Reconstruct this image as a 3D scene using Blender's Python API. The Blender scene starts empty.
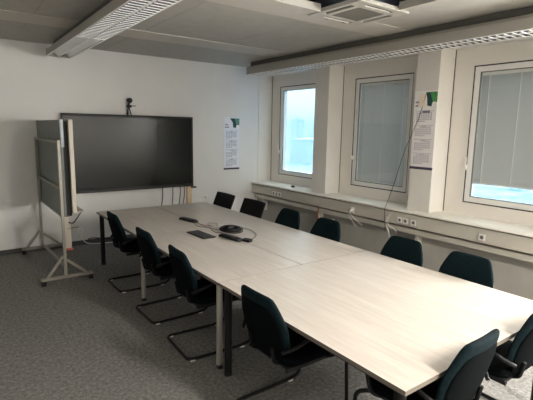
import bpy, bmesh, math, random
from mathutils import Vector, Matrix
random.seed(7)
C = bpy.context.scene.collection
PI = math.pi

# ------------------------------------------------------------------ materials
def mat(name, col, rough=.6, metal=0, noise=0, nscale=20, bump=0, bscale=200, spec=.5, coat=0):
    m = bpy.data.materials.new(name); m.use_nodes = True
    nt = m.node_tree; b = nt.nodes['Principled BSDF']
    b.inputs['Base Color'].default_value = (*col, 1)
    b.inputs['Roughness'].default_value = rough
    b.inputs['Metallic'].default_value = metal
    b.inputs['Specular IOR Level'].default_value = spec
    if coat: b.inputs['Coat Weight'].default_value = coat; b.inputs['Coat Roughness'].default_value = .1
    tc = nt.nodes.new('ShaderNodeTexCoord')
    if noise:
        n = nt.nodes.new('ShaderNodeTexNoise'); n.inputs['Scale'].default_value = nscale; n.inputs['Detail'].default_value = 6
        r = nt.nodes.new('ShaderNodeValToRGB')
        r.color_ramp.elements[0].position = .3; r.color_ramp.elements[1].position = .7
        r.color_ramp.elements[0].color = (*[c*(1-noise) for c in col], 1)
        r.color_ramp.elements[1].color = (*[min(1, c*(1+noise)) for c in col], 1)
        nt.links.new(tc.outputs['Object'], n.inputs['Vector']); nt.links.new(n.outputs['Fac'], r.inputs['Fac'])
        nt.links.new(r.outputs['Color'], b.inputs['Base Color'])
    if bump:
        n = nt.nodes.new('ShaderNodeTexNoise'); n.inputs['Scale'].default_value = bscale; n.inputs['Detail'].default_value = 3
        bp = nt.nodes.new('ShaderNodeBump'); bp.inputs['Strength'].default_value = bump; bp.inputs['Distance'].default_value = .01
        nt.links.new(tc.outputs['Object'], n.inputs['Vector']); nt.links.new(n.outputs['Fac'], bp.inputs['Height'])
        nt.links.new(bp.outputs['Normal'], b.inputs['Normal'])
    return m

M = {}
M['wall'] = mat('wall_paint', (.70, .69, .67), .85, noise=.02, nscale=3, bump=.25, bscale=120)
M['wallshade'] = mat('parapet_shade_paint', (.40, .385, .345), .85, noise=.05, nscale=5, bump=.25, bscale=90)  # shade below the sill put into a darker copy of the wall paint
M['column'] = mat('column_paint', (.74, .71, .655), .7, noise=.02, nscale=6)
M['frame'] = mat('window_frame_white', (.78, .74, .68), .4)
M['sill'] = mat('sill_laminate', (.84, .80, .72), .3)
M['duct'] = mat('trunking_plastic', (.55, .52, .45), .45)
M['gasket'] = mat('rubber_black', (.015, .013, .012), .6)
M['sash'] = mat('sash_white', (.80, .785, .75), .35)
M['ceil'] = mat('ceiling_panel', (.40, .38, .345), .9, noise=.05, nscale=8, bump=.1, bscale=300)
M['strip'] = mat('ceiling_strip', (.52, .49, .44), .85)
M['void'] = mat('void_dark', (.02, .02, .02), .9)
M['base'] = mat('baseboard_grey', (.07, .07, .068), .6)
M['black'] = mat('black_plastic', (.010, .010, .011), .5, spec=.3)
M['steelblk'] = mat('black_steel', (.006, .006, .007), .45, spec=.2)
M['chrome'] = mat('chrome', (.8, .8, .8), .2, metal=1)
M['silver'] = mat('silver_leg', (.42, .40, .37), .35, metal=.6)
M['teal'] = mat('teal_fabric', (.0035, .0105, .0135), .9, noise=.35, nscale=60, bump=.5, bscale=500, spec=.1)
M['tealdark'] = mat('back_shell_fabric', (.0015, .0026, .0032), .9, noise=.3, nscale=60, bump=.4, bscale=500, spec=.05)
M['mesh'] = mat('black_mesh_fabric', (.008, .008, .009), .8, noise=.3, nscale=200, spec=.2)
M['alu'] = mat('board_aluminium', (.27, .25, .215), .4, metal=.2)
M['alulight'] = mat('board_edge', (.45, .41, .345), .45)
M['boardback'] = mat('board_back', (.14, .155, .145), .6, noise=.1, nscale=8)
M['bluegrey'] = mat('board_clip', (.30, .33, .36), .4)
M['white'] = mat('white_plastic', (.82, .80, .76), .4)
M['wood'] = mat('light_wood', (.62, .46, .30), .6, noise=.08, nscale=12)
M['lampbody'] = mat('lamp_body', (.33, .315, .28), .45)
M['lampwhite'] = mat('lamp_reflector', (.85, .85, .84), .3)
M['lampmetal'] = mat('lamp_louver', (.42, .42, .46), .25, metal=.9)
M['troughgrey'] = mat('lamp_trough', (.34, .34, .37), .28, metal=.9)
M['profile'] = mat('gap_shade_grey', (.07, .068, .06), .7)  # dark tone for the shaded gap between lamp and ceiling
M['acbody'] = mat('cassette_plastic', (.44, .415, .365), .5)
M['acgrille'] = mat('cassette_grille', (.11, .10, .08), .6)
M['foil'] = mat('duct_metal', (.62, .72, .86), .3)  # silver duct, with the window's blue reflection put into its colour
M['darkmetal'] = mat('dark_duct_metal', (.10, .11, .14), .4, metal=.5)
M['paper'] = mat('calendar_paper', (.84, .81, .80), .7)
M['paperblue'] = mat('calendar_paper_cool', (.74, .76, .82), .7)
M['ink'] = mat('ink', (.20, .18, .24), .7)
M['inkdark'] = mat('ink_dark', (.05, .05, .08), .7)
M['green'] = mat('print_green', (.06, .26, .07), .6, noise=.5, nscale=40)
M['dkgreen'] = mat('print_dark_green', (.012, .05, .05), .6, noise=.4, nscale=40)
M['tealprint'] = mat('print_teal', (.09, .24, .20), .6, noise=.4, nscale=40)
M['cream'] = mat('print_cream', (.85, .72, .60), .7)
M['wellgrey'] = mat('socket_well_grey', (.16, .15, .13), .5)
M['red'] = mat('red_plastic', (.45, .10, .06), .5)
M['copper'] = mat('pipe_brown', (.30, .12, .07), .5)
M['tableedge'] = mat('table_edge', (.13, .11, .09), .5)
M['key'] = mat('key_black', (.03, .03, .032), .5)

def carpet():
    m = mat('carpet', (.1, .1, .1), .95, spec=.1); nt = m.node_tree; b = nt.nodes['Principled BSDF']
    tc = nt.nodes.new('ShaderNodeTexCoord')
    n1 = nt.nodes.new('ShaderNodeTexNoise'); n1.inputs['Scale'].default_value = 34; n1.inputs['Detail'].default_value = 8; n1.inputs['Roughness'].default_value = .75
    r = nt.nodes.new('ShaderNodeValToRGB'); e = r.color_ramp.elements
    e[0].position = .36; e[0].color = (.115, .112, .106, 1); e[1].position = .66; e[1].color = (.31, .302, .285, 1)
    nt.links.new(tc.outputs['Object'], n1.inputs['Vector']); nt.links.new(n1.outputs['Fac'], r.inputs['Fac'])
    nt.links.new(r.outputs['Color'], b.inputs['Base Color'])
    n2 = nt.nodes.new('ShaderNodeTexNoise'); n2.inputs['Scale'].default_value = 160
    bp = nt.nodes.new('ShaderNodeBump'); bp.inputs['Strength'].default_value = .6; bp.inputs['Distance'].default_value = .01
    nt.links.new(tc.outputs['Object'], n2.inputs['Vector']); nt.links.new(n2.outputs['Fac'], bp.inputs['Height']); nt.links.new(bp.outputs['Normal'], b.inputs['Normal'])
    return m
M['carpet'] = carpet()

def tablewood():
    m = mat('table_laminate', (.6, .55, .5), .34, spec=.5); nt = m.node_tree; b = nt.nodes['Principled BSDF']
    tc = nt.nodes.new('ShaderNodeTexCoord'); mp = nt.nodes.new('ShaderNodeMapping')
    mp.inputs['Scale'].default_value = (14, 1.1, 1)
    n = nt.nodes.new('ShaderNodeTexNoise'); n.inputs['Scale'].default_value = 2.2; n.inputs['Detail'].default_value = 7; n.inputs['Roughness'].default_value = .6
    r = nt.nodes.new('ShaderNodeValToRGB'); e = r.color_ramp.elements
    e[0].position = .3; e[0].color = (.48, .43, .38, 1); e[1].position = .7; e[1].color = (.585, .54, .49, 1)
    nt.links.new(tc.outputs['Object'], mp.inputs['Vector']); nt.links.new(mp.outputs['Vector'], n.inputs['Vector'])
    nt.links.new(n.outputs['Fac'], r.inputs['Fac']); nt.links.new(r.outputs['Color'], b.inputs['Base Color'])
    return m
M['table'] = tablewood()

def glass(name, tint, refl=.08):
    m = bpy.data.materials.new(name); m.use_nodes = True; nt = m.node_tree; nt.nodes.clear()
    o = nt.nodes.new('ShaderNodeOutputMaterial'); mx = nt.nodes.new('ShaderNodeMixShader')
    t = nt.nodes.new('ShaderNodeBsdfTransparent'); t.inputs['Color'].default_value = (*tint, 1)
    g = nt.nodes.new('ShaderNodeBsdfGlossy'); g.inputs['Roughness'].default_value = .02
    mx.inputs[0].default_value = refl
    nt.links.new(t.outputs[0], mx.inputs[1]); nt.links.new(g.outputs[0], mx.inputs[2]); nt.links.new(mx.outputs[0], o.inputs[0])
    return m
M['glass'] = glass('window_glass_dimming', (.50, .55, .575))  # tint added to dim the view through the first three windows
M['glassclear'] = glass('window_glass_clear', (.97, .98, .98), .04)

def screenmat():
    m = mat('screen_glass', (.008, .009, .008), .2, spec=.3)
    return m
M['screen'] = screenmat()

def blindmat():
    m = bpy.data.materials.new('blind_slat'); m.use_nodes = True; nt = m.node_tree; nt.nodes.clear()
    o = nt.nodes.new('ShaderNodeOutputMaterial'); mx = nt.nodes.new('ShaderNodeMixShader'); mx.inputs[0].default_value = .11
    d = nt.nodes.new('ShaderNodeBsdfDiffuse'); d.inputs['Color'].default_value = (.56, .54, .505, 1)
    t = nt.nodes.new('ShaderNodeBsdfTranslucent'); t.inputs['Color'].default_value = (.56, .54, .505, 1)
    nt.links.new(d.outputs[0], mx.inputs[1]); nt.links.new(t.outputs[0], mx.inputs[2]); nt.links.new(mx.outputs[0], o.inputs[0])
    return m
M['blind'] = blindmat()

# ------------------------------------------------------------------ mesh helpers
def add_box(bm, c0, c1, bev=0, seg=2):
    x0, y0, z0 = [min(a, b) for a, b in zip(c0, c1)]; x1, y1, z1 = [max(a, b) for a, b in zip(c0, c1)]
    vs = [bm.verts.new(p) for p in ((x0,y0,z0),(x1,y0,z0),(x1,y1,z0),(x0,y1,z0),(x0,y0,z1),(x1,y0,z1),(x1,y1,z1),(x0,y1,z1))]
    fs = [bm.faces.new([vs[i] for i in f]) for f in ((3,2,1,0),(4,5,6,7),(0,1,5,4),(1,2,6,5),(2,3,7,6),(3,0,4,7))]
    if bev:
        es = list({e for f in fs for e in f.edges})
        bmesh.ops.bevel(bm, geom=es, offset=bev, segments=seg, profile=.5, affect='EDGES')

def add_bar(bm, a, b, w, h, up=(0, 0, 1)):
    """rectangular bar from a to b, w wide, h high"""
    a = Vector(a); b = Vector(b); d = (b-a).normalized(); up = Vector(up)
    if abs(d.dot(up)) > .99: up = Vector((0, 1, 0))
    s = d.cross(up).normalized(); u = s.cross(d)
    ring = [(-1,-1),(1,-1),(1,1),(-1,1)]
    r0 = [bm.verts.new(a+s*x*w/2+u*y*h/2) for x, y in ring]; r1 = [bm.verts.new(b+s*x*w/2+u*y*h/2) for x, y in ring]
    for i in range(4): bm.faces.new([r0[i], r0[(i+1)%4], r1[(i+1)%4], r1[i]])
    bm.faces.new(r0[::-1]); bm.faces.new(r1)

def fillet(pts, r, n=5):
    pts = [Vector(p) for p in pts]; out = [pts[0]]
    for i in range(1, len(pts)-1):
        a, b, c = pts[i-1], pts[i], pts[i+1]
        rr = min(r, (a-b).length*.45, (c-b).length*.45)
        p = b+(a-b).normalized()*rr; q = b+(c-b).normalized()*rr
        for k in range(n+1):
            t = k/n; out.append(p*(1-t)**2+b*2*t*(1-t)+q*t*t)
    out.append(pts[-1]); return out

def add_tube(bm, pts, r, n=10, fil=0, closed=False):
    if fil: pts = fillet(pts, fil)
    pts = [Vector(p) for p in pts]; rings = []; nrm = None
    for i, p in enumerate(pts):
        t = (pts[min(i+1, len(pts)-1)]-pts[max(i-1, 0)]).normalized()
        if nrm is None:
            nrm = t.orthogonal().normalized()
        else:
            nrm = (nrm-t*nrm.dot(t)).normalized()
        bn = t.cross(nrm)
        rad = r[i] if isinstance(r, (list, tuple)) else r
        rings.append([bm.verts.new(p+(nrm*math.cos(2*PI*k/n)+bn*math.sin(2*PI*k/n))*rad) for k in range(n)])
    for a, b in zip(rings, rings[1:]):
        for k in range(n): bm.faces.new([a[k], a[(k+1)%n], b[(k+1)%n], b[k]])
    bm.faces.new(rings[0][::-1]); bm.faces.new(rings[-1])

def add_loft(bm, loops):
    rs = [[bm.verts.new(p) for p in l] for l in loops]; n = len(rs[0])
    for a, b in zip(rs, rs[1:]):
        for k in range(n): bm.faces.new([a[k], a[(k+1)%n], b[(k+1)%n], b[k]])
    bm.faces.new(rs[0][::-1]); bm.faces.new(rs[-1])

def add_prism(bm, outline, axis_from, axis_to, axis=1):
    """outline: 2D points of the plane across `axis`; extruded between two values"""
    def P(q, v):
        l = list(q); l.insert(axis, v); return tuple(l)
    add_loft(bm, [[P(q, axis_from) for q in outline], [P(q, axis_to) for q in outline]])

def obj(name, bm, m, parent=None, loc=(0, 0, 0), smooth=False, rotz=0):
    bmesh.ops.recalc_face_normals(bm, faces=bm.faces)
    me = bpy.data.meshes.new(name); bm.to_mesh(me); bm.free()
    me.materials.append(m)
    if smooth:
        for p in me.polygons: p.use_smooth = True
        try: me.set_sharp_from_angle(angle=math.radians(40))
        except Exception: pass
    o = bpy.data.objects.new(name, me); C.objects.link(o)
    o.location = loc; o.rotation_euler = (0, 0, rotz)
    if parent: o.parent = parent
    return o
def B(): return bmesh.new()
def boxobj(name, c0, c1, m, parent=None, bev=0):
    bm = B(); add_box(bm, c0, c1, bev); return obj(name, bm, m, parent)
def thing(name, label, cat, loc=(0,0,0), rotz=0, group=None):
    o = bpy.data.objects.new(name, None); C.objects.link(o); o.empty_display_size = .1
    o.location = loc; o.rotation_euler = (0, 0, rotz); o['label'] = label; o['category'] = cat
    if group: o['group'] = group
    return o
def tag(o, label, cat, group=None):
    o['label'] = label; o['category'] = cat
    if group: o['group'] = group
    return o
def struct(name, c0=None, c1=None, m=None, bm=None):
    if bm is None: bm = B(); add_box(bm, c0, c1)
    o = obj(name, bm, m); o['kind'] = 'structure'; return o
def sempty(name, loc=(0,0,0)):
    o = bpy.data.objects.new(name, None); C.objects.link(o); o.location = loc; o['kind'] = 'structure'; return o
def dup(root, loc, rotz, label):
    r = root.copy(); C.objects.link(r); r.location = loc; r.rotation_euler = (0, 0, rotz); r['label'] = label
    for ch in list(root.children):
        c = ch.copy(); C.objects.link(c); c.parent = r
        for g in list(ch.children):
            d = g.copy(); C.objects.link(d); d.parent = c
    return r

# ------------------------------------------------------------------ room shell
H = 3.012; XL = -7.4; YF = -9.8; WD = .319
struct('floor', (XL-.2, YF-.2, -.1), (.5, .2, 0), M['carpet'])
struct('wall_back', (XL-.2, 0, 0), (.52, .2, 3.5), M['wall'])
struct('wall_left', (XL-.2, YF, 0), (XL, 0, 3.5), M['wall'])
struct('wall_front', (XL-.2, YF-.2, 0), (.5, YF, 3.5), M['wall'])
# window wall: parapet below the windows, lintel above, columns between
cols = [(-.012, .2), (-1.955, -1.63), (-3.90, -3.57), (-5.85, -5.52), (-7.80, -7.47), (-9.8, -9.42)]
bays = [(cols[i+1][1], cols[i][0]) for i in range(5)]
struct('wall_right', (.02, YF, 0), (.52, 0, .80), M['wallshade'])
bm = B(); add_box(bm, (.30, YF, 2.90), (.52, 0, 3.5)); add_box(bm, (0, YF, 2.90), (.30, 0, H))
struct('trim_lintel', bm=bm, m=M['wall'])
for a, b in cols:
    struct('wall_column', (0, a, .80), (.52, min(b, 0), 2.90), M['column'])

# ceiling: recessed panels and lighter strips, with an opening round the air conditioner
OX0, OX1, OY0, OY1 = -3.05, -1.42, -5.3, -3.83
def slab(name, x0, x1, y0, y1, z, m):
    """ceiling rectangle minus the opening"""
    bm = B()
    def r(a, b, c, d):
        if b > a+1e-4 and d > c+1e-4: add_box(bm, (a, c, z), (b, d, z+.03))
    if y1 <= OY0 or y0 >= OY1: r(x0, x1, y0, y1)
    else:
        r(x0, x1, y0, max(y0, OY0)); r(x0, x1, min(y1, OY1), y1)
        ya, yb = max(y0, OY0), min(y1, OY1)
        r(x0, min(x1, OX0), ya, yb); r(max(x0, OX1), x1, ya, yb)
    return bm
strips = [(-1.78, -1.32), (-3.86, -3.42), (-5.85, -5.45), (-7.8, -7.4)]
edges = [0] + [v for s in strips for v in (s[1], s[0])] + [YF]
bm = B()
for i in range(0, len(edges), 2):
    y1, y0 = edges[i], edges[i+1]
    # panels split by joints 3 mm wide
    xs = [XL, -6.55, -5.35, -4.15, -2.95, -1.75, -.55, 0]
    for a, b in zip(xs, xs[1:]):
        s = slab('p', a+.0015, b-.0015, y0, y1, H+.008, M['ceil'])
        me = bpy.data.meshes.new('tmp'); s.to_mesh(me); s.free(); bm.from_mesh(me)
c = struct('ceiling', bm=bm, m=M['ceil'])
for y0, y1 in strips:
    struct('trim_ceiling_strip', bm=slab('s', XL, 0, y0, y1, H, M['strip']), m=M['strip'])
struct('ceiling_void', (XL-.2, YF-.2, 3.5), (.5, .2, 3.6), M['void'])
# rim of the opening
bm = B()
add_box(bm, (OX0, OY1-.02, H-.012), (-1.965, OY1, H+.06)); add_box(bm, (OX1-.02, OY0, H-.012), (OX1, -4.36, H+.06))
add_box(bm, (OX0, OY0, H-.012), (OX0+.02, OY1-.02, H+.06)); add_box(bm, (OX0+.02, OY0, H-.012), (OX1-.02, OY0+.02, H+.06))
struct('trim_opening_rim', bm=bm, m=M['acbody'])

bm = B(); add_box(bm, (XL, -.015, 0), (.0, 0, .075), .004); struct('baseboard_back', bm=bm, m=M['base'])
bm = B(); add_box(bm, (XL, YF, 0), (XL+.015, -.015, .075), .004); struct('baseboard_left', bm=bm, m=M['base'])
bm = B(); add_box(bm, (.005, YF, 0), (.02, -.015, .075), .004); struct('baseboard_right', bm=bm, m=M['base'])

# ------------------------------------------------------------------ windows
def ringbox(bm, y0, y1, z0, z1, w, x0, x1):
    add_box(bm, (x0, y0, z0), (x1, y0+w, z1)); add_box(bm, (x0, y1-w, z0), (x1, y1, z1))
    add_box(bm, (x0, y0+w, z0), (x1, y1-w, z0+w)); add_box(bm, (x0, y0+w, z1-w), (x1, y1-w, z1))
def window(i, y0, y1, dimmed):
    w = sempty('window_%d' % i, (WD, (y0+y1)/2, .83))
    L = lambda bm: bmesh.ops.translate(bm, verts=bm.verts, vec=(-WD, -(y0+y1)/2, -.83))
    bm = B()   # wide fixed frame
    f = .265
    zb, zt = .99, 2.68
    add_box(bm, (WD, y0+.006, .83), (.45, y0+f, 2.90)); add_box(bm, (WD, y1-f, .83), (.45, y1-.012, 2.90))
    add_box(bm, (WD, y0+f, .83), (.45, y1-f, zb)); add_box(bm, (WD, y0+f, zt), (.45, y1-f, 2.90))
    sb = B(); add_box(sb, (WD-.004, y1-.012, .83), (WD+.02, y1, 2.90)); add_box(sb, (WD-.004, y0, .83), (WD+.02, y0+.006, 2.90)); L(sb); obj('seal', sb, M['base'], w)
    # a slim raised bead round the opening
    ringbox(bm, y0+f-.045, y1-f+.045, zb-.045, zt+.045, .045, WD-.010, WD)
    L(bm); obj('window_frame', bm, M['frame'], w)
    bm = B(); ringbox(bm, y0+f-.006, y1-f+.006, zb-.006, zt+.006, .020, WD-.002, .44); L(bm); obj('gasket', bm, M['gasket'], w)
    a, b, c, d = y0+f+.014, y1-f-.014, zb+.014, zt-.014
    bm = B(); ringbox(bm, a, b, c, d, .062, WD+.002, .43); L(bm); s = obj('sash', bm, M['sash'], w)
    bm = B(); ringbox(bm, a+.062, b-.062, c+.062, d-.062, .010, WD+.012, WD+.035); L(bm); obj('glazing_bead', bm, M['wellgrey'], w)
    bm = B(); add_box(bm, (WD+.022, a+.062, c+.062), (WD+.026, b-.062, d-.062)); L(bm); obj('glass_pane', bm, M['glassclear'], w)
    if dimmed:
        bm = B(); add_box(bm, (WD+.098, a+.055, c+.055), (WD+.102, b-.055, d-.055)); L(bm); obj('outer_glass_pane', bm, M['glass'], w)
    bm = B(); hy = b-.004   # lever handle on the far stile
    add_box(bm, (WD-.012, hy-.014, 1.40), (WD+.002, hy+.014, 1.47), .004)
    add_tube(bm, [(WD-.01, hy, 1.435), (WD-.045, hy, 1.435), (WD-.045, hy, 1.565)], .012, 8, .02)
    L(bm); obj('window_handle', bm, M['white'], w, smooth=True)
    return a+.072, b-.072, c+.072, d-.072
blinds = {2: (1.062, 'closed grey venetian blind in the middle window, lowered to the bottom'),
          3: (1.235, 'pale venetian blind in the rightmost window, a strip of view left below it')}
for i, (y0, y1) in enumerate(bays, 1):
    a, b, c, d = window(i, y0, y1, i <= 3)
    if i in blinds:
        zlow, lab = blinds[i]
        t = thing('venetian_blind', lab, 'blind', (.375, (a+b)/2, zlow), 0)
        hw = (b-a)/2+.008
        boxobj('headrail', (-.016, -hw, d-.034-zlow), (.014, hw, d-zlow+.008), M['white'], t)
        boxobj('bottom_rail', (-.010, -hw, 0), (.010, hw, .018), M['white'], t)
        bm = B(); top = d-.030-zlow; z = top-.025*int((top-.015)/.025)
        while z < top+.001:
            add_bar(bm, (0, -hw, z), (0, hw, z), .030, .0012, up=(math.sin(math.radians(-60)), 0, math.cos(math.radians(-60))))
            z += .0250
        obj('slats', bm, M['blind'], t)
        for k in (-.36, .0, .36):
            boxobj('ladder_cord', (-.016, k-.004, .01), (-.0145, k+.004, top), M['white'], t)

# sill board and cable trunking under it
bm = B(); add_box(bm, (-.158, YF, .808), (0, -.002, .83), .003)
for a, b in bays: add_box(bm, (0, a, .808), (WD, b, .83))
o = struct('window_sill', bm=bm, m=M['sill'])
bm = B(); add_box(bm, (-.14, YF, .628), (.02, -.002, .79), .004); add_box(bm, (-.147, YF, .776), (-.14, -.002, .786)); add_box(bm, (-.147, YF, .632), (-.14, -.002, .645))
struct('trim_cable_trunking', bm=bm, m=M['duct'])
bm = B(); add_box(bm, (-.10, YF, .53), (-.02, -.05, .60), .003)
for y in (-.3, -1.9, -3.8, -5.7, -7.6): add_box(bm, (-.08, y-.02, .3), (.02, y+.02, .628))
struct('trim_support_rail', bm=bm, m=M['duct'])

def socket(loc, face, label, plug=False):
    """face 'x': on the trunking, looking to -X; face 'y': on the back wall, looking to -Y"""
    rz = 0 if face == 'y' else -PI/2
    t = thing('power_socket', label, 'socket', loc, rz, )
    bm = B(); add_box(bm, (-.039, -.012, -.039), (.039, 0, .039), .004); obj('cover_plate', bm, M['white'], t)
    bm = B(); add_tube(bm, [(0, -.0135, 0), (0, -.0115, 0)], .021, 20); o = obj('socket_well', bm, M['wellgrey'] if not plug else M['duct'], t)
    if plug:
        bm = B(); add_tube(bm, [(0, -.0135, 0), (0, -.035, 0), (0, -.045, -.006), (0, -.055, -.03)], [.019, .019, .013, .005], 12); obj('plug', bm, M['white'], t, smooth=True)
    return t
sx = -.14
for y, lab, pl in ((-.76, 'white socket on the trunking under the first window, leftmost of three', False),
               (-.85, 'white socket on the trunking under the first window, middle of three', False),
               (-.94, 'white socket on the trunking under the first window, rightmost of three', False),
               (-2.72, 'single white socket with a plug on the trunking under the middle window', True),
               (-3.575, 'white socket on the trunking below the pillar calendar, leftmost of three', False),
               (-3.665, 'white socket on the trunking below the pillar calendar, middle of three', False),
               (-3.79, 'white socket on the trunking below the pillar calendar, set apart at the right', False),
               (-4.70, 'single white socket on the trunking under the rightmost window', False)):
    s = socket((sx-.0075, y, .698), 'x', lab, pl)
    s['group'] = 'sockets on the window trunking'
def cable(name, pts, r, m, label, cat='cable', fil=.05, group=None):
    bm = B()
    P = [Vector(p) for p in pts]; out = []
    for i in range(len(P)-1):      # Catmull-Rom
        p0 = P[max(i-1, 0)]; p1 = P[i]; p2 = P[i+1]; p3 = P[min(i+2, len(P)-1)]
        for k in range(8):
            t = k/8
            out.append(.5*((2*p1)+(p2-p0)*t+(2*p0-5*p1+4*p2-p3)*t*t+(3*p1-p0-3*p2+p3)*t**3))
    out.append(P[-1]); base = P[0].copy()
    add_tube(bm, [p-base for p in out], r, 6)
    return tag(obj(name, bm, m, loc=base, smooth=True), label, cat, group)
cable('power_cable', [(-.20, -2.72, .665), (-.19, -2.77, .60), (-.17, -2.85, .545), (-.16, -2.93, .50)], .005, M['white'], 'short white cable dangling from the single socket under the middle window')
cable('power_cable', [(-.215, -2.72, .665), (-.20, -2.71, .60), (-.19, -2.76, .54), (-.18, -2.83, .47)], .004, M['white'], 'second thin white lead beside the dangling cable under the middle window')
cable('signal_cable', [(-.012, -3.74, 2.35), (-.016, -3.66, 2.05), (-.10, -3.54, 1.62), (-.15, -3.45, 1.2), (-.17, -3.37, .92), (-.172, -3.33, .80), (-.175, -3.35, .62), (-.17, -3.36, .50)], .0035, M['black'], 'thin black cable running from the pillar calendar down over the sill')
cable('network_cable', [(-.150, -3.42, .76), (-.18, -3.40, .68), (-.19, -3.43, .60), (-.17, -3.50, .57), (-.17, -3.55, .52)], .0045, M['white'], 'white cable end looping below the sill left of the triple sockets')
cable('network_cable', [(-.149, -3.36, .71), (-.18, -3.37, .62), (-.17, -3.42, .50), (-.165, -3.43, .43)], .0045, M['white'], 'white cable end hanging straight down left of the triple sockets')
tag(boxobj('window_stop', (.02, -1.09, .83), (.07, -1.04, .862), M['base'], bev=.004), 'small dark stop lying on the sill below the first window', 'stop')
# radiator valves and a pipe stub on the wall below the trunking
for y, lab in ((-.33, 'white radiator thermostat knob behind the second black chair, near the corner'), (-2.17, 'white radiator thermostat knob behind the green chairs by the pipe stub')):
    t = thing('radiator_valve', lab, 'valve', (-.02, y-.06, .44))
    bm = B(); add_tube(bm, [(.04, 0, 0), (0, 0, 0), (-.02, 0, 0)], .010, 10); obj('valve_body', bm, M['chrome'], t)
    bm = B(); add_tube(bm, [(-.02, 0, 0), (-.035, 0, 0), (-.085, 0, 0), (-.095, 0, 0)], [.018, .024, .022, .016], 14); obj('thermostat_head', bm, M['white'], t, smooth=True)
bm = B(); add_tube(bm, [(0, 0, 0), (0, 0, .62)], .014, 10); tag(obj('heating_pipe', bm, M['copper'], loc=(-.115, -1.93, 0), smooth=True), 'brown vertical heating pipe stub below the trunking near the first pillar', 'pipe')

# ------------------------------------------------------------------ outside
bm = B(); add_box(bm, (1.0, -400, -14.2), (900, 700, -14)); 
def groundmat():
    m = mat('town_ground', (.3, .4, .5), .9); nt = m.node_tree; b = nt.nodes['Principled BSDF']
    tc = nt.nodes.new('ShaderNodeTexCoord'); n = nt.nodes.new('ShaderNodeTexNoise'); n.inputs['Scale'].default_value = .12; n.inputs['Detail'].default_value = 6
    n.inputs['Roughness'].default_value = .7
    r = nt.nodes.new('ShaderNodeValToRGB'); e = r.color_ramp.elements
    e[0].position = .4; e[0].color = (.15, .28, .50, 1); e[1].position = .62; e[1].color = (.42, .58, .76, 1)  # bluish distance haze is put into these ground colours
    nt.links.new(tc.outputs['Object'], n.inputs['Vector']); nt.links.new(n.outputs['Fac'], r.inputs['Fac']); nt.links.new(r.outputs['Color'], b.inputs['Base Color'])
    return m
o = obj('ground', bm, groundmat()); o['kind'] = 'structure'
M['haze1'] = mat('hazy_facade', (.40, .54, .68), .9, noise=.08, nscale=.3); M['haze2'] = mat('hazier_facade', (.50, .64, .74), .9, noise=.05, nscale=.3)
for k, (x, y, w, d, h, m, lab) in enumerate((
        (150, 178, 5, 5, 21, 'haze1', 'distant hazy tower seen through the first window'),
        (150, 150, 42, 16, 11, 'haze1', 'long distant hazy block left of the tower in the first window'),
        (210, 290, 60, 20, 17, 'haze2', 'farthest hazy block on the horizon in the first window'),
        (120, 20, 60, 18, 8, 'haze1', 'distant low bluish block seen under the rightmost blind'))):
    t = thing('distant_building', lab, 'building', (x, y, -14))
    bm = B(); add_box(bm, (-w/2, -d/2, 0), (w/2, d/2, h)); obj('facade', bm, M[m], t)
    bm = B(); add_box(bm, (-w/2-.4, -d/2-.4, h), (w/2+.4, d/2+.4, h+.8)); add_box(bm, (-w/6, -d/6, h+.8), (w/6, d/6, h+2.2)); obj('roof', bm, M['haze2'], t)

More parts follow.
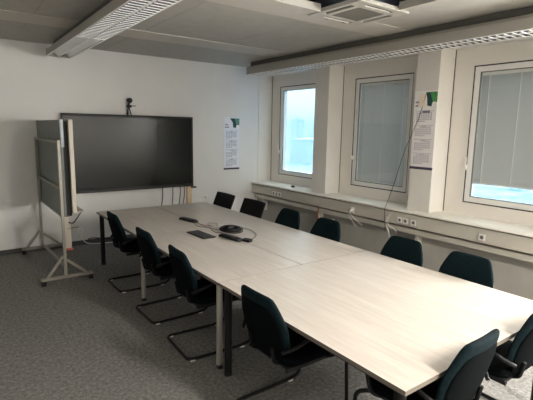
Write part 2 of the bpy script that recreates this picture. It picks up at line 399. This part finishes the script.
# ------------------------------------------------------------------ ceiling lamps
def ceiling_lamp(label, x0, x1, zb, zt, yfar, ynear, split, lit=False):
    cx = (x0+x1)/2; w = x1-x0
    t = thing('louvre_lamp', label, 'ceiling lamp', (cx, yfar, zb), 0, 'long louvre ceiling lamps')
    Ln = yfar-ynear; hh = zt-zb; hw = w/2
    bm = B()
    prof = [(-hw, 0), (-hw, hh*.75), (-hw+.03, hh), (hw-.03, hh), (hw, hh*.75), (hw, 0), (hw-.008, 0), (hw-.008, hh*.7), (-hw+.008, hh*.7), (-hw+.008, 0)]
    add_prism(bm, prof, 0, -Ln, 1)
    obj('housing', bm, M['lampbody'], t)
    for y in (0, -Ln):
        boxobj('end_cap', (-hw, y-.004, 0), (hw, y+.004, hh*.95), M['lampbody'], t)
    bm = B(); add_box(bm, (-.008, -Ln+.004, -.002), (.008, -.004, .012)); 
    for x in (-hw+.004, hw-.004): add_box(bm, (x-.006, -Ln+.004, -.003), (x+.006, -.004, .004))
    obj('rail', bm, M['lampwhite'], t)
    n = split if split > 0 else 0
    if n:     # far section: plain white curved reflectors
        bm = B()
        for s in (-1, 1):
            pr = []
            for k in range(9):
                u = k/8; pr.append((s*(.010+u*(hw-.022)), .012+.05*math.sin(PI*u)))
            pr2 = [(x, z+.003) for x, z in pr[::-1]]
            add_prism(bm, pr+pr2, -.01, -n, 1)
        obj('reflector', bm, M['lampwhite'], t, smooth=True)
        bm = B(); add_box(bm, (-hw+.008, -n-.018, -.004), (hw-.008, -n+.018, .02)); obj('crossbar', bm, M['lampwhite'], t)
    # louvre: many thin blades, two halves, tubes above
    bm = B(); be = B(); y = n+.06
    while y < Ln-.03:
        for s in (-1, 1):
            a, b = sorted((s*.012, s*(hw-.012)))
            add_box(bm, (a, -y-.003, -.002), (b, -y+.003, .018)); add_box(be, (a, -y-.006, -.008), (b, -y+.006, -.0025))
        y += .075
    obj('louvre', bm, M['lampmetal'], t); obj('louvre_edges', be, M['lampwhite'], t)
    bm = B()
    for s in (-1, 1):
        pr = [(s*.012, .036), (s*.03, hh*.62), (s*(hw-.03), hh*.62), (s*(hw-.012), .036), (s*(hw-.010), .036), (s*(hw-.026), hh*.66), (s*.026, hh*.66), (s*.009, .036)]
        add_prism(bm, pr, -n-.02, -Ln+.01, 1)
    obj('trough', bm, M['troughgrey'], t)
    for s in (-1, 1):
        bm = B()
        yy = n+.06
        add_tube(bm, [(s*hw/2, -yy, hh*.45), (s*hw/2, -Ln+.05, hh*.45)], .013, 10)
        obj('lamp_tube', bm, M['lampwhite'], t, smooth=True)
    boxobj('gap_shade_spine', (-hw+(.09 if n else .05), -Ln+.05, hh-.002), (hw-.05, -.05, H-zb), M['profile'], t)  # full-length dark box added as the shade in the gap above the lamp
    return t
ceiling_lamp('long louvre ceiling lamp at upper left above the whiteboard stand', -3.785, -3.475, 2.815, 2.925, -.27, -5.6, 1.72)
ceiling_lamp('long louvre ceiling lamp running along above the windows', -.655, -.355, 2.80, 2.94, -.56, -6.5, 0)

# ------------------------------------------------------------------ air-conditioning cassette in the opening
AX, AY, AS = -1.612, -4.00, .345
t = thing('air_conditioner', 'square ceiling air conditioner cassette with a brown-grey centre grille', 'air conditioner', (AX, AY, H-.014))
bm = B()
# panel as a frame round the four slots and the centre
so, si = AS*.86, AS*.70
zb_, zt_ = 0, .035
def ring(bm, o_, i_, z0, z1):
    add_box(bm, (-o_, -o_, z0), (o_, -i_, z1)); add_box(bm, (-o_, i_, z0), (o_, o_, z1)); add_box(bm, (-o_, -i_, z0), (-i_, i_, z1)); add_box(bm, (i_, -i_, z0), (o_, i_, z1))
ring(bm, AS, so, 0, .035); ring(bm, si, AS*.54, .0, .035)
for sx_ in (-1, 1):
    for sy_ in (-1, 1):
        a = si*.78
        add_box(bm, (sx_*a, sy_*si, 0), (sx_*so, sy_*so, .035)); add_box(bm, (sx_*si, sy_*a, 0), (sx_*so, sy_*si, .035))
obj('panel', bm, M['acbody'], t)
for k in range(4):
    bm = B(); add_box(bm, (-si*.78, si, .014), (si*.78, so, .03)); bmesh.ops.rotate(bm, verts=bm.verts, cent=(0,0,0), matrix=Matrix.Rotation(k*PI/2, 3, 'Z')); obj('air_slot', bm, M['void'], t)
    bm = B(); add_bar(bm, (-si*.76, (si+so)/2+.014, .008), (si*.76, (si+so)/2+.014, .008), .006, .004); bmesh.ops.rotate(bm, verts=bm.verts, cent=(0,0,0), matrix=Matrix.Rotation(k*PI/2, 3, 'Z')); obj('air_flap', bm, M['acbody'], t)
bm = B(); g = AS*.54
add_box(bm, (-g, -g, .014), (g, g, .03))
k = -g+.012
while k < g: add_box(bm, (-g, k-.003, .002), (g, k+.003, .014)); k += .02
obj('intake_grille', bm, M['acgrille'], t)
for k in (-.12, .12): boxobj('latch', (k-.018, AS*.9-.008, -.004), (k+.018, AS*.9+.008, 0), M['acgrille'], t)
bm = B(); add_box(bm, (-AS*.86, -AS*.86, .035), (AS*.86, AS*.86, .36)); obj('casing', bm, M['darkmetal'], t)
tag(boxobj('ventilation_duct', (-3.0, -5.2, 3.10), (-2.40, -3.86, 3.36), M['foil'], bev=.01), 'metal duct with painted pale blue reflection inside the ceiling opening left of the air conditioner', 'duct')
tag(boxobj('metal_channel', (-1.95, -5.1, 3.05), (-1.47, -4.62, 3.16), M['darkmetal'], bev=.005), 'dark metal channel inside the ceiling opening right of the air conditioner', 'duct')

# ------------------------------------------------------------------ television, webcam, wooden batten
t = thing('television', 'large black wall-mounted flat screen on the back wall', 'television', (-2.537, -.012, .838))
W2, TH = 1.066, 1.215
bm = B(); ww = .038
add_box(bm, (-W2, -.09, 0), (W2, -.02, .055), .004); add_box(bm, (-W2, -.09, TH-ww), (W2, -.02, TH), .004)
add_box(bm, (-W2, -.09, .05), (-W2+ww, -.02, TH-ww+.004), .004); add_box(bm, (W2-ww, -.09, .05), (W2, -.02, TH-ww+.004), .004)
obj('bezel', bm, M['black'], t)
boxobj('screen', (-W2+ww-.004, -.084, .05), (W2-ww+.004, -.03, TH-ww+.004), M['screen'], t)
boxobj('wall_bracket', (-.4, -.02, .3), (.4, 0, .9), M['black'], t)
boxobj('pen_clip', (W2-.03, -.12, -.03), (W2+.05, -.05, -.008), M['black'], t, .006)
boxobj('speaker_strip', (-W2+.2, -.0925, .012), (W2-.2, -.089, .034), M['key'], t)
t = thing('wooden_batten', 'light wooden batten standing under the right end of the television', 'batten', (-1.52, -.03, 0))
boxobj('post', (-.045, -.02, 0), (.045, .03, .83), M['wood'], t, .003)
boxobj('foot', (-.06, -.03, 0), (.06, .03, .03), M['wood'], t, .003)
t = thing('webcam', 'small black webcam with tripod legs perched on the television', 'webcam', (-2.585, -.05, 2.053))
bm = B()
for dx, dy in ((-.035, -.02), (.035, -.02), (0, .03)): add_tube(bm, [(dx, dy, .0), (dx*.4, dy*.4, .10), (0, 0, .125)], .009, 8)
obj('tripod', bm, M['black'], t)
bm = B(); add_box(bm, (-.025, -.035, .118), (.045, .02, .16), .01); add_tube(bm, [(0, 0, .14), (.012, 0, .19)], .018, 10); obj('neck', bm, M['black'], t)
bm = B(); add_tube(bm, [(.015, .015, .235), (.015, .0, .235), (.015, -.04, .230), (.015, -.055, .229)], [.035, .042, .042, .028], 16); obj('camera_head', bm, M['black'], t, smooth=True)
bm = B(); add_tube(bm, [(.03, -.01, .145), (.12, -.01, .148)], .006, 8); obj('arm', bm, M['black'], t)
for px, dx, lab in ((-2.03, -.03, 'leftmost black cable hanging below the television'), (-1.84, 0, 'black cable hanging below the television, second from the left'),
                    (-1.70, -.03, 'black cable hanging below the television, left of the pair by the batten'), (-1.62, -.02, 'black cable hanging below the television, next to the wooden batten')):
    cable('screen_cable', [(px, -.04, .86), (px+.004, -.035, .72), (px+dx*.4, -.02, .55), (px+dx*2, -.02, .32), (px+dx, -.02, .08)], .006, M['black'], lab, group='cables below the television')
s = socket((-1.17, 0, .60), 'y', 'white socket with a plug on the back wall left of the first black chair', True)
s = socket((-3.40, 0, .24), 'y', 'white socket low on the back wall beside the whiteboard stand', True)
cable('power_cable', [(-3.40, -.05, .20), (-3.385, -.06, .12), (-3.30, -.07, .03), (-3.0, -.10, .006), (-2.5, -.16, .006), (-1.9, -.12, .006)], .007, M['white'], 'white cable running along the floor from the low wall socket')
cable('screen_cable', [(-3.30, -.045, .09), (-3.2, -.05, .10), (-2.9, -.06, .045), (-2.5, -.07, .01), (-2.0, -.07, .01)], .008, M['black'], 'black cable along the baseboard below the television')

# ------------------------------------------------------------------ calendars
def calendar(loc, face, w, h, label, cool, cut=0):
    rz = 0 if face == 'y' else -PI/2
    t = thing('wall_calendar', label, 'calendar', loc, rz)
    pm = M['paperblue'] if cool else M['paper']
    boxobj('sheet', (-w/2, -.004, 0), (w/2, 0, h), pm, t)
    boxobj('bottom_strip', (-w/2-.003, -.010, -.005), (w/2+.003, 0, .028), M['inkdark'], t)
    hx = .0
    bm = B(); add_prism(bm, [(hx-.04*cool, h-.02), (w/2, h-.02), (w/2, h-.20), (hx+.11, h-.16), (hx+.02, h-.10)], -.0055, -.004, 1)
    obj('header_picture', bm, M['tealprint'] if cool else M['green'], t)
    bm = B(); add_prism(bm, [(hx-.04*cool, h-.03), (hx+.06, h-.03), (hx+.10, h-.13), (hx+.09, h-.20), (hx+.03, h-.19), (hx+.02, h-.09)], -.0065, -.0055, 1)
    obj('header_dark_picture', bm, M['dkgreen'], t)  # dark green part of the printed header
    bm = B(); add_prism(bm, [(hx+.10, h-.22), (w/2, h-.21), (w/2, h-.15), (hx+.11, h-.14)], -.0065, -.004, 1); obj('header_white_cut', bm, M['white'], t)
    bm = B()    # two short title lines
    for r_, n in ((0, 4), (1, 5)):
        x = -w/2+.02
        for k in range(n):
            add_box(bm, (x, -.0052, h-.155-r_*.045), (x+.014, -.004, h-.132-r_*.045)); x += .019
    obj('title', bm, M['ink'], t)
    bm = B(); rows = h-.24
    for mth in range(4):            # four months, each with a grid of day figures
        top = rows-mth*(rows-.04)/4
        add_box(bm, (-w/2+.03, -.0048, top-.018), (w/2-.03, -.004, top-.014))
        for c_ in range(7):
            for r_ in range(5):
                if (r_ == 0 and c_ < (mth*2) % 5) or (r_ == 4 and c_ > 3): continue
                x = -w/2+.045+c_*(w-.09)/7; z = top-.05-r_*.026
                add_box(bm, (x, -.0048, z), (x+.009, -.004, z+.015))
                add_box(bm, (x+.012, -.0048, z), (x+.018, -.004, z+.015))
        add_box(bm, (-.03, -.0048, top-.036), (.03, -.004, top-.028))
    obj('month_grid', bm, M['ink'], t)
    return t
calendar((-.612, 0, 1.10), 'y', .335, .98, 'narrow wall calendar with a teal corner picture on the back wall', 1)
t = calendar((0, -3.735, 1.39), 'x', .33, 1.0, 'narrow wall calendar with a green corner picture on the window pillar', 0)
boxobj('date_slider', (-.03, -.009, .72), (.075, -.004, .75), M['ink'], t)
bm = B(); add_prism(bm, [(-.10, .80), (-.0, .80), (.0, .96), (-.08, .96)], -.012, -.006, 1); obj('folded_flap', bm, M['cream'], t)

# ------------------------------------------------------------------ whiteboard on a wheeled-style frame
t = thing('whiteboard_stand', 'mobile board on a beige metal frame at the left, seen nearly edge-on', 'whiteboard', (-3.96, -.90, 0))
yn, yf = -.78, .80   # local near and far post
for y in (yn, yf):
    bm = B(); add_bar(bm, (0, y, .07), (0, y, 1.70), .05, .03, up=(1, 0, 0))
    p = obj('post', bm, M['alu'], t)
    bm = B(); add_bar(bm, (-.27, y, .075), (.31, y, .075), .05, .03); f = obj('foot_bar', bm, M['alu'], t)
    for x in (-.245, .285): 
        bm = B(); add_box(bm, (x-.025, y-.028, 0), (x+.025, y+.028, .06), .006); obj('rubber_foot', bm, M['black'], f)
    bm = B(); add_bar(bm, (-.20, y, .09), (-.02, y, .33), .03, .02, up=(0, 1, 0)); add_bar(bm, (.24, y, .09), (.02, y, .28), .03, .02, up=(0, 1, 0)); obj('brace', bm, M['alu'], t)
bm = B(); add_bar(bm, (0, yn, 1.68), (0, yf, 1.68), .022, .03); obj('upper_rail', bm, M['alu'], t)
bm = B(); add_bar(bm, (-.0, yn, 1.14), (-.0, yf, 1.14), .022, .03); obj('middle_rail', bm, M['alu'], t)
bm = B(); add_bar(bm, (0, yn, .20), (0, yf, .12), .025, .03); obj('lower_rail', bm, M['alu'], t)
# two boards, one behind the other, a black box for the shade in the gap between
bx = .055
b1 = boxobj('board', (bx-.025, yn+.03, .77), (bx, yf+.02, 1.93), M['boardback'], t, .003)
b1['label'] = 'dark grey-green back of the board'
bm = B(); add_box(bm, (bx-.03, yn+.05, .755), (bx+.004, yf+.03, .775)); add_box(bm, (bx-.03, yf+.015, .77), (bx+.004, yf+.035, 1.94)); obj('board_edge', bm, M['bluegrey'], b1)
bm = B(); add_box(bm, (bx-.03, yn-.005, 1.62), (bx+.006, yn+.03, 1.94), .003); obj('corner_clip', bm, M['bluegrey'], b1)
boxobj('board_gap_shade', (bx, yn+.04, .80), (bx+.06, yf, 1.92), M['void'], t)
b2 = boxobj('writing_board', (bx+.062, yn+.02, .84), (bx+.085, yf+.02, 1.93), M['paperblue'], t)
bm = B(); add_box(bm, (bx+.058, yn-.01, .83), (bx+.108, yn+.03, 1.94), .008); add_box(bm, (bx+.058, yf+.0, .83), (bx+.108, yf+.04, 1.94), .008); add_box(bm, (bx+.066, yn+.03, 1.91), (bx+.10, yf, 1.94)); add_box(bm, (bx+.066, yn+.03, .83), (bx+.10, yf, .86))
obj('aluminium_frame', bm, M['alulight'], b2)
bm = B(); add_box(bm, (bx+.10, yn+.0, .845), (bx+.18, yf-.1, .855)); add_box(bm, (bx+.175, yn, .845), (bx+.18, yf-.1, .87)); obj('pen_tray', bm, M['alulight'], t)
bm = B(); add_box(bm, (.0, yn-.005, .42), (.085, yn+.03, .80), .004); s = obj('lower_bracket', bm, M['alulight'], t)
bm = B(); add_box(bm, (.002, yn-.015, .395), (.10, yn+.025, .42), .004); o = obj('red_stop', bm, M['red'], s); o['label'] = 'reddish stop'
bm = B(); add_tube(bm, [(bx+.15, yn, .84), (bx+.11, yn-.02, .79), (bx+.05, yn-.035, .72), (bx+.0, yn-.03, .74)], .007, 6, .03); obj('loose_cord', bm, M['black'], t)
bm = B(); add_bar(bm, (.04, yn, .66), (.17, yn, .665), .015, .015); obj('lower_hook', bm, M['alu'], t)

# ------------------------------------------------------------------ tables
XLT, XRT = -3.438, -1.794; XM = -2.616; YT0, YT1, YT2 = -1.144, -4.434, -6.10; YM = -2.789
TZ = .73
def table(x0, x1, y0, y1, label, legmat, legs_as):
    cx, cy = (x0+x1)/2, (y0+y1)/2
    t = thing('conference_table', label, 'table', (cx, cy, 0), 0, 'pushed-together conference tables')
    a, b = (x1-x0)/2-.0035, (y1-y0)/2-.0014
    top = boxobj('tabletop', (-a, -b, TZ-.001), (a, b, TZ), M['table'], t)
    boxobj('edge_band', (-a, -b, TZ-.025), (a, b, TZ-.001), M['tableedge'], t)
    bm = B(); i = .07
    for s in (-1, 1):
        add_bar(bm, (s*(a-i), -b+i, TZ-.048), (s*(a-i), b-i, TZ-.048), .03, .045); add_bar(bm, (-a+i, s*(b-i), TZ-.048), (a-i, s*(b-i), TZ-.048), .03, .045)
    obj('under_frame', bm, M['steelblk'], t)
    for sx_, sy_, m in legs_as:
        bm = B(); add_tube(bm, [(sx_*(a-.048), sy_*(b-.06), 0), (sx_*(a-.048), sy_*(b-.06), TZ-.026)], .024 if m is S_ else .029, 20)
        l = obj('leg', bm, m, t, smooth=True)
        bm = B(); add_tube(bm, [(sx_*(a-.048), sy_*(b-.06), 0), (sx_*(a-.048), sy_*(b-.06), .03)], .026 if m is S_ else .031, 20); obj('leg_foot', bm, M['black'], l, smooth=True)
    return t
K, S_ = M['steelblk'], M['silver']
table(XLT, XM, YM, YT0, 'pale wood conference table at the far left, beside the whiteboard stand', K, [(-1, 1, K), (1, 1, K), (-1, -1, S_), (1, -1, K)])
table(XM, XRT, YM, YT0, 'pale wood conference table at the far right, by the corner below the wall calendar', K, [(-1, 1, K), (1, 1, K), (-1, -1, K), (1, -1, K)])
table(XLT, XM, YT1, YM, 'pale wood conference table with the keyboard side edge, in the middle of the left row', K, [(1, 1, K), (-1, -1, S_), (1, -1, K)])
table(XM, XRT, YT1, YM, 'pale wood conference table in the middle of the window row', K, [(-1, 1, K), (1, 1, K), (-1, -1, K), (1, -1, K)])
table(XLT+.004, XRT+.006, YT2, YT1-.004, 'large square pale wood table closing the near end of the row', K, [(-1, 1, K), (1, 1, K), (-1, -1, K), (1, -1, K)])

# ------------------------------------------------------------------ chairs
def sgnpow(v, p): return math.copysign(abs(v)**p, v)
def back_loops(ws, th, lean, curve, n=24, off=0):
    """ws: list of (z, halfwidth, thickness factor)"""
    L = []
    for z, w, tf in ws:
        yb = lean(z)+off
        l = []
        for k in range(n):
            a = 2*PI*k/n; x = w*sgnpow(math.cos(a), .55); y = th/2*tf*sgnpow(math.sin(a), .7)
            l.append((x, yb+y+curve*(x/.24)**2, z))
        L.append(l)
    return L
def chair_base(t, fr=M['steelblk'], w=.245, arms=True):
    bm = B(); z0 = .0145; r = .0125
    add_tube(bm, [(-.20, -.20, .425), (-.20, .20, .425), (-w, .27, .40), (-w, .295, .02+z0), (-w, .18, z0), (-w, -.30, z0), (w, -.30, z0), (w, .18, z0), (w, .295, .02+z0), (w, .27, .40), (.20, .20, .425), (.20, -.20, .425)], r, 10, .06)
    obj('cantilever_frame', bm, fr, t, smooth=True)
    for x, y in ((-w, -.26), (w, -.26), (-w, .20), (w, .20)):
        bm = B(); add_box(bm, (x-.016, y-.02, 0), (x+.016, y+.02, .012), .003); obj('floor_glide', bm, M['white'], t)
    if arms:
        for s in (-1, 1):
            bm = B(); add_tube(bm, [(s*.20, .12, .425), (s*.27, .15, .46), (s*.275, .20, .635), (s*.275, -.06, .645), (s*.268, -.19, .60), (s*.21, -.245, .56)], .0115, 10, .05)
            a = obj('armrest', bm, fr, t, smooth=True)
            bm = B(); add_box(bm, (s*.275-.024, -.10, .648), (s*.275+.024, .17, .674), .010, 3); obj('arm_pad', bm, M['black'], a, smooth=True)
            bm = B(); add_tube(bm, [(s*.275, .172, .655), (s*.275, .205, .645)], .013, 10); obj('arm_cap', bm, M['chrome'], a, smooth=True)
def seat(t, m, under):
    bm = B(); L = []
    for z, f in ((.445, .90), (.45, .97), (.465, 1), (.485, 1), (.498, .96), (.503, .86)):
        l = []
        for k in range(32):
            a = 2*PI*k/32; x = .235*f*sgnpow(math.cos(a), .42); y = .02+.235*f*sgnpow(math.sin(a), .42)
            l.append((x, y, z-.02*max(0, (y-.1))/.15))
        L.append(l)
    add_loft(bm, L); obj('seat', bm, m, t, smooth=True)
    bm = B(); add_box(bm, (-.215, -.20, .428), (.215, .20, .447), .008); obj('seat_pan', bm, under, t)
lean = lambda z: -.205-(z-.5)*.255
def green_chair(label, loc, rz):
    t = thing('visitor_chair', label, 'chair', loc, rz, 'dark green visitor chairs')
    chair_base(t); seat(t, M['tealdark'], M['black'])
    ws = [(.515, .10, .3), (.522, .17, .7), (.54, .205, .95), (.60, .228, 1), (.68, .235, 1), (.74, .226, 1), (.79, .208, 1), (.83, .190, 1), (.860, .175, .95), (.878, .162, .8), (.888, .145, .55), (.892, .12, .25)]
    bm = B(); add_loft(bm, back_loops(ws, .055, lean, .030)); obj('backrest', bm, M['teal'], t, smooth=True)
    ws2 = [(.46, .10, .5), (.47, .14, .9), (.50, .17, 1), (.56, .195, 1), (.64, .208, 1), (.70, .205, 1), (.75, .188, 1), (.79, .165, 1), (.815, .145, .9), (.83, .115, .5)]
    bm = B(); add_loft(bm, back_loops(ws2, .026, lean, .028, off=-.021)); o = obj('back_shell', bm, M['tealdark'], t, smooth=True)
    bm = B(); add_tube(bm, [(-.12, -.19, .44), (-.12, -.235, .46), (-.12, -.255, .56)], .012, 8, .02); obj('back_bracket', bm, M['steelblk'], t, smooth=True); bm = B(); add_tube(bm, [(.12, -.19, .44), (.12, -.235, .46), (.12, -.255, .56)], .012, 8, .02); obj('back_bracket', bm, M['steelblk'], t, smooth=True)
    return t
lean2 = lambda z: -.205-(z-.5)*.42
def black_chair(label, loc, rz):
    t = thing('mesh_chair', label, 'chair', loc, rz, 'black mesh chairs')
    chair_base(t, arms=False); seat(t, M['mesh'], M['black'])
    w = .255
    bm = B(); L = []
    for z, f, tf in ((.53, .92, .6), (.54, .98, 1), (.60, 1, 1), (.75, 1, 1), (.862, 1, 1), (.872, .985, 1), (.878, .95, .5)):
        l = []
        for k in range(28):
            a = 2*PI*k/28; x = w*f*sgnpow(math.cos(a), .25); y = .012*tf*sgnpow(math.sin(a), .5)
            l.append((x, lean2(z)+y+.02*(x/.24)**2, z))
        L.append(l)
    add_loft(bm, L); obj('mesh_backrest', bm, M['mesh'], t, smooth=True)
    bm = B(); 
    for s in (-1, 1): add_tube(bm, [(s*.20, -.19, .43), (s*.222, lean2(.5), .50), (s*(w+.004), lean2(.7)+.018, .70), (s*(w+.002), lean2(.87)+.018, .872)], .010, 8, .04)
    add_tube(bm, [(-w, lean2(.875)+.02, .876), (-.1, lean2(.875)+.005, .878), (.1, lean2(.875)+.005, .878), (w, lean2(.875)+.02, .876)], .009, 8)
    obj('back_frame', bm, M['black'], t, smooth=True)
    return t
Q = math.radians
ch = green_chair('dark green cantilever chair at the left side, farthest, near the whiteboard stand', (-3.235, -2.145, 0), -PI/2)
dup(ch, (-3.235, -3.12, 0), -PI/2+Q(1), 'dark green cantilever chair, second from the far end on the left side')
dup(ch, (-3.245, -3.935, 0), -PI/2+Q(-3), 'dark green cantilever chair on the left side, just beyond the silver table leg')
dup(ch, (-3.24, -5.075, 0), -PI/2, 'dark green cantilever chair on the left side of the near square table')
dup(ch, (-2.955, -5.885, 0), Q(2), 'dark green chair, left of the two at the near end of the table')
dup(ch, (-2.26, -5.90, 0), Q(0), 'dark green chair cut by the right edge, at the near end of the table')
dup(ch, (-1.91, -3.055, 0), PI/2, 'dark green chair on the window side, next to the black chairs')
dup(ch, (-1.91, -3.73, 0), PI/2, 'dark green chair on the window side, below the blind of the middle window')
dup(ch, (-1.91, -4.745, 0), PI/2, 'dark green chair on the window side, below the triple sockets at the pillar')
dup(ch, (-1.91, -5.37, 0), PI/2, 'dark green chair on the window side, nearest, below the rightmost window')
bc = black_chair('black flat-backed chair on the window side, farthest, close to the back wall', (-1.93, -1.44, 0), PI/2)
dup(bc, (-1.91, -2.19, 0), PI/2, 'black flat-backed chair on the window side, second from the back wall')

# ------------------------------------------------------------------ things on the table
def lying(name, label, cat, px, py, rz): return thing(name, label, cat, (px, py, TZ), rz)
def handset(label, x, y, rz, L=.33, w=.085):
    t = lying('microphone_unit', label, 'microphone', x, y, rz)
    bm = B(); loops = []
    for u in (-1, -.96, -.85, -.4, .2, .8, .95, 1):
        f = 1-.25*max(0, abs(u)-.6)/.4; hz = .036 if abs(u) < .9 else (.026 if abs(u) < .98 else .010)
        l = []
        for a in range(16):
            A = 2*PI*a/16; l.append((w/2*f*sgnpow(math.cos(A), .6), u*L/2, hz/2+hz/2*sgnpow(math.sin(A), .6)))
        loops.append(l)
    add_loft(bm, loops); obj('body', bm, M['black'], t, smooth=True)
    bm = B(); add_box(bm, (-w*.28, -L*.3, .0355), (w*.28, L*.1, .0385), .001); obj('grille', bm, M['key'], t)
    bm = B(); add_box(bm, (-.012, L*.2, .035), (.012, L*.27, .0385), .001); obj('button', bm, M['base'], t)
    return t
handset('long black conference microphone lying on the table, farther one nearer the television', -2.655, -2.33, Q(12), .31)
handset('long black conference microphone lying on the table, next to the cable coil', -2.675, -3.36, Q(9), .32)
bm = B(); add_box(bm, (-.03, -.045, 0), (.03, .045, .03), .005); tag(obj('cable_adapter', bm, M['black'], loc=(-2.585, -3.545, TZ), rotz=Q(20)), 'small black adapter box at the near end of the microphone beside the coil', 'adapter')
t = lying('keyboard', 'flat black keyboard lying on the table left of the cable coil', 'keyboard', -2.855, -3.05, Q(3))
boxobj('base', (-.075, -.18, 0), (.075, .18, .012), M['black'], t, .003)
for r_ in range(5):
    bm = B()
    for c_ in range(14):
        add_box(bm, (-.068+r_*.0275, -.172+c_*.0248, .012), (-.068+r_*.0275+.023, -.172+c_*.0248+.020, .0155), .001, 1)
    obj('key_row', bm, M['key'], t)
def coil():
    t = lying('cable_coil', 'coiled black cable lying in a round heap on the table', 'cable', -2.475, -3.04, 0)
    bm = B(); pts = []
    for k in range(220):
        a = k*.22; rr = .112+.018*math.sin(a*.37)+.010*math.sin(a*1.7); pts.append((rr*math.cos(a), rr*math.sin(a)*1.15, .008+.024*k/220+.004*math.sin(a*2.3)))
    add_tube(bm, pts, .0045, 6); obj('outer_turns', bm, M['black'], t, smooth=True)
    bm = B(); pts = []
    for k in range(120):
        a = k*.25+1; rr = .075+.02*math.sin(a*.5); pts.append((rr*math.cos(a)+.01, rr*math.sin(a), .008+.025*k/120))
    add_tube(bm, pts, .006, 6); obj('inner_turns', bm, M['black'], t, smooth=True)
    bm = B(); add_box(bm, (-.05, -.03, .03), (.03, .03, .055), .006); obj('plug', bm, M['black'], t)
coil()
z = TZ+.006
cable('thin_cable', [(-2.60, -2.47, z), (-2.62, -2.62, z), (-2.57, -2.72, z), (-2.60, -2.82, z), (-2.60, -2.98, z)], .0025, M['red'], 'thin reddish cable from the far microphone to the cable coil')
cable('thin_cable', [(-2.66, -2.50, z), (-2.70, -2.68, z), (-2.62, -2.80, z), (-2.66, -2.95, z), (-2.67, -3.05, z), (-2.62, -3.12, z)], .003, M['black'], 'thin black cable curling left of the coil between keyboard and coil')
cable('thin_cable', [(-2.36, -2.99, z), (-2.29, -3.06, z), (-2.29, -3.20, z), (-2.36, -3.38, z), (-2.46, -3.48, z), (-2.55, -3.54, z)], .0028, M['base'], 'thin dark cable looping out on the window side of the coil')
cable('thin_cable', [(-2.50, -2.76, z), (-2.44, -2.66, z), (-2.50, -2.58, z), (-2.56, -2.66, z), (-2.55, -2.76, z)], .0025, M['base'], 'small cable loop on the table behind the coil')

# ------------------------------------------------------------------ camera
yaw, pit, rol, f = math.radians(36.0988), math.radians(-9.2166), math.radians(1.0349), 436.49
fw = Vector((math.sin(yaw)*math.cos(pit), math.cos(yaw)*math.cos(pit), math.sin(pit)))
rt = Vector((math.cos(yaw), -math.sin(yaw), 0)); up = rt.cross(fw)
rt2 = rt*math.cos(rol)+up*math.sin(rol); up2 = -rt*math.sin(rol)+up*math.cos(rol)
cam = bpy.data.cameras.new('camera'); co = bpy.data.objects.new('camera', cam); C.objects.link(co)
R = Matrix((rt2, up2, -fw)).transposed().to_4x4(); R.translation = Vector((-4.9893, -7.1624, 1.8686)); co.matrix_world = R
cam.sensor_width = 36; cam.lens = f/533*36; cam.clip_start = .02; cam.clip_end = 2000
bpy.context.scene.camera = co

# ------------------------------------------------------------------ light
w = bpy.data.worlds.new('sky'); bpy.context.scene.world = w; w.use_nodes = True; nt = w.node_tree
bg = nt.nodes['Background']; tc = nt.nodes.new('ShaderNodeTexCoord'); sp = nt.nodes.new('ShaderNodeSeparateXYZ'); r = nt.nodes.new('ShaderNodeValToRGB')
e = r.color_ramp.elements; e[0].position = 0; e[0].color = (.55, .78, .95, 1); e[1].position = .35; e[1].color = (1, 1, .97, 1)
x = e.new(.06); x.color = (.80, .95, 1, 1)
nt.links.new(tc.outputs['Generated'], sp.inputs[0]); nt.links.new(sp.outputs['Z'], r.inputs['Fac']); nt.links.new(r.outputs['Color'], bg.inputs['Color'])
ml = nt.nodes.new('ShaderNodeMath'); ml.operation = 'MULTIPLY_ADD'; ml.inputs[1].default_value = 3.5; ml.inputs[2].default_value = 1.8; ml.use_clamp = False
mx_ = nt.nodes.new('ShaderNodeMath'); mx_.operation = 'MAXIMUM'; mx_.inputs[1].default_value = 0
nt.links.new(sp.outputs['Z'], mx_.inputs[0]); nt.links.new(mx_.outputs[0], ml.inputs[0]); nt.links.new(ml.outputs[0], bg.inputs['Strength'])
# ceiling lamp switched on behind the viewer
def lit_lamp(x, y, watts, label):
    t = thing('ceiling_lamp', label, 'ceiling lamp', (x, y, H-.10))
    bm = B(); add_box(bm, (-.15, -.75, .03), (.15, .75, .10), .01); obj('housing', bm, M['lampbody'], t)
    bm = B(); add_box(bm, (-.13, -.72, .020), (.13, .72, .03)); 
    m = bpy.data.materials.new('lit_diffuser'); m.use_nodes = True; b = m.node_tree.nodes['Principled BSDF']
    b.inputs['Emission Color'].default_value = (1, .93, .84, 1); b.inputs['Emission Strength'].default_value = 3
    obj('diffuser', bm, m, t)
    L = bpy.data.lights.new('lamp_light', 'AREA'); L.shape = 'RECTANGLE'; L.size = .26; L.size_y = 1.44; L.energy = watts; L.color = (1, .93, .84)
    lo = bpy.data.objects.new('lamp_light', L); C.objects.link(lo); lo.location = (x, y, H-.085)
def daylight(y, watts):
    L = bpy.data.lights.new('daylight', 'AREA'); L.shape = 'RECTANGLE'; L.size = 1.0; L.size_y = 1.6; L.energy = watts; L.color = (1, .955, .89)
    lo = bpy.data.objects.new('daylight', L); C.objects.link(lo); lo.location = (.60, y, 1.85); lo.rotation_euler = (0, math.radians(82), 0)
daylight(-6.66, 150); daylight(-8.6, 150)
lit_lamp(-2.6, -8.7, 110, 'switched-on ceiling lamp behind the viewer')
vs = bpy.context.scene.view_settings
vs.view_transform = 'Standard'; vs.look = 'None'; vs.gamma = 1; vs.exposure = 1.56; vs.use_curve_mapping = False
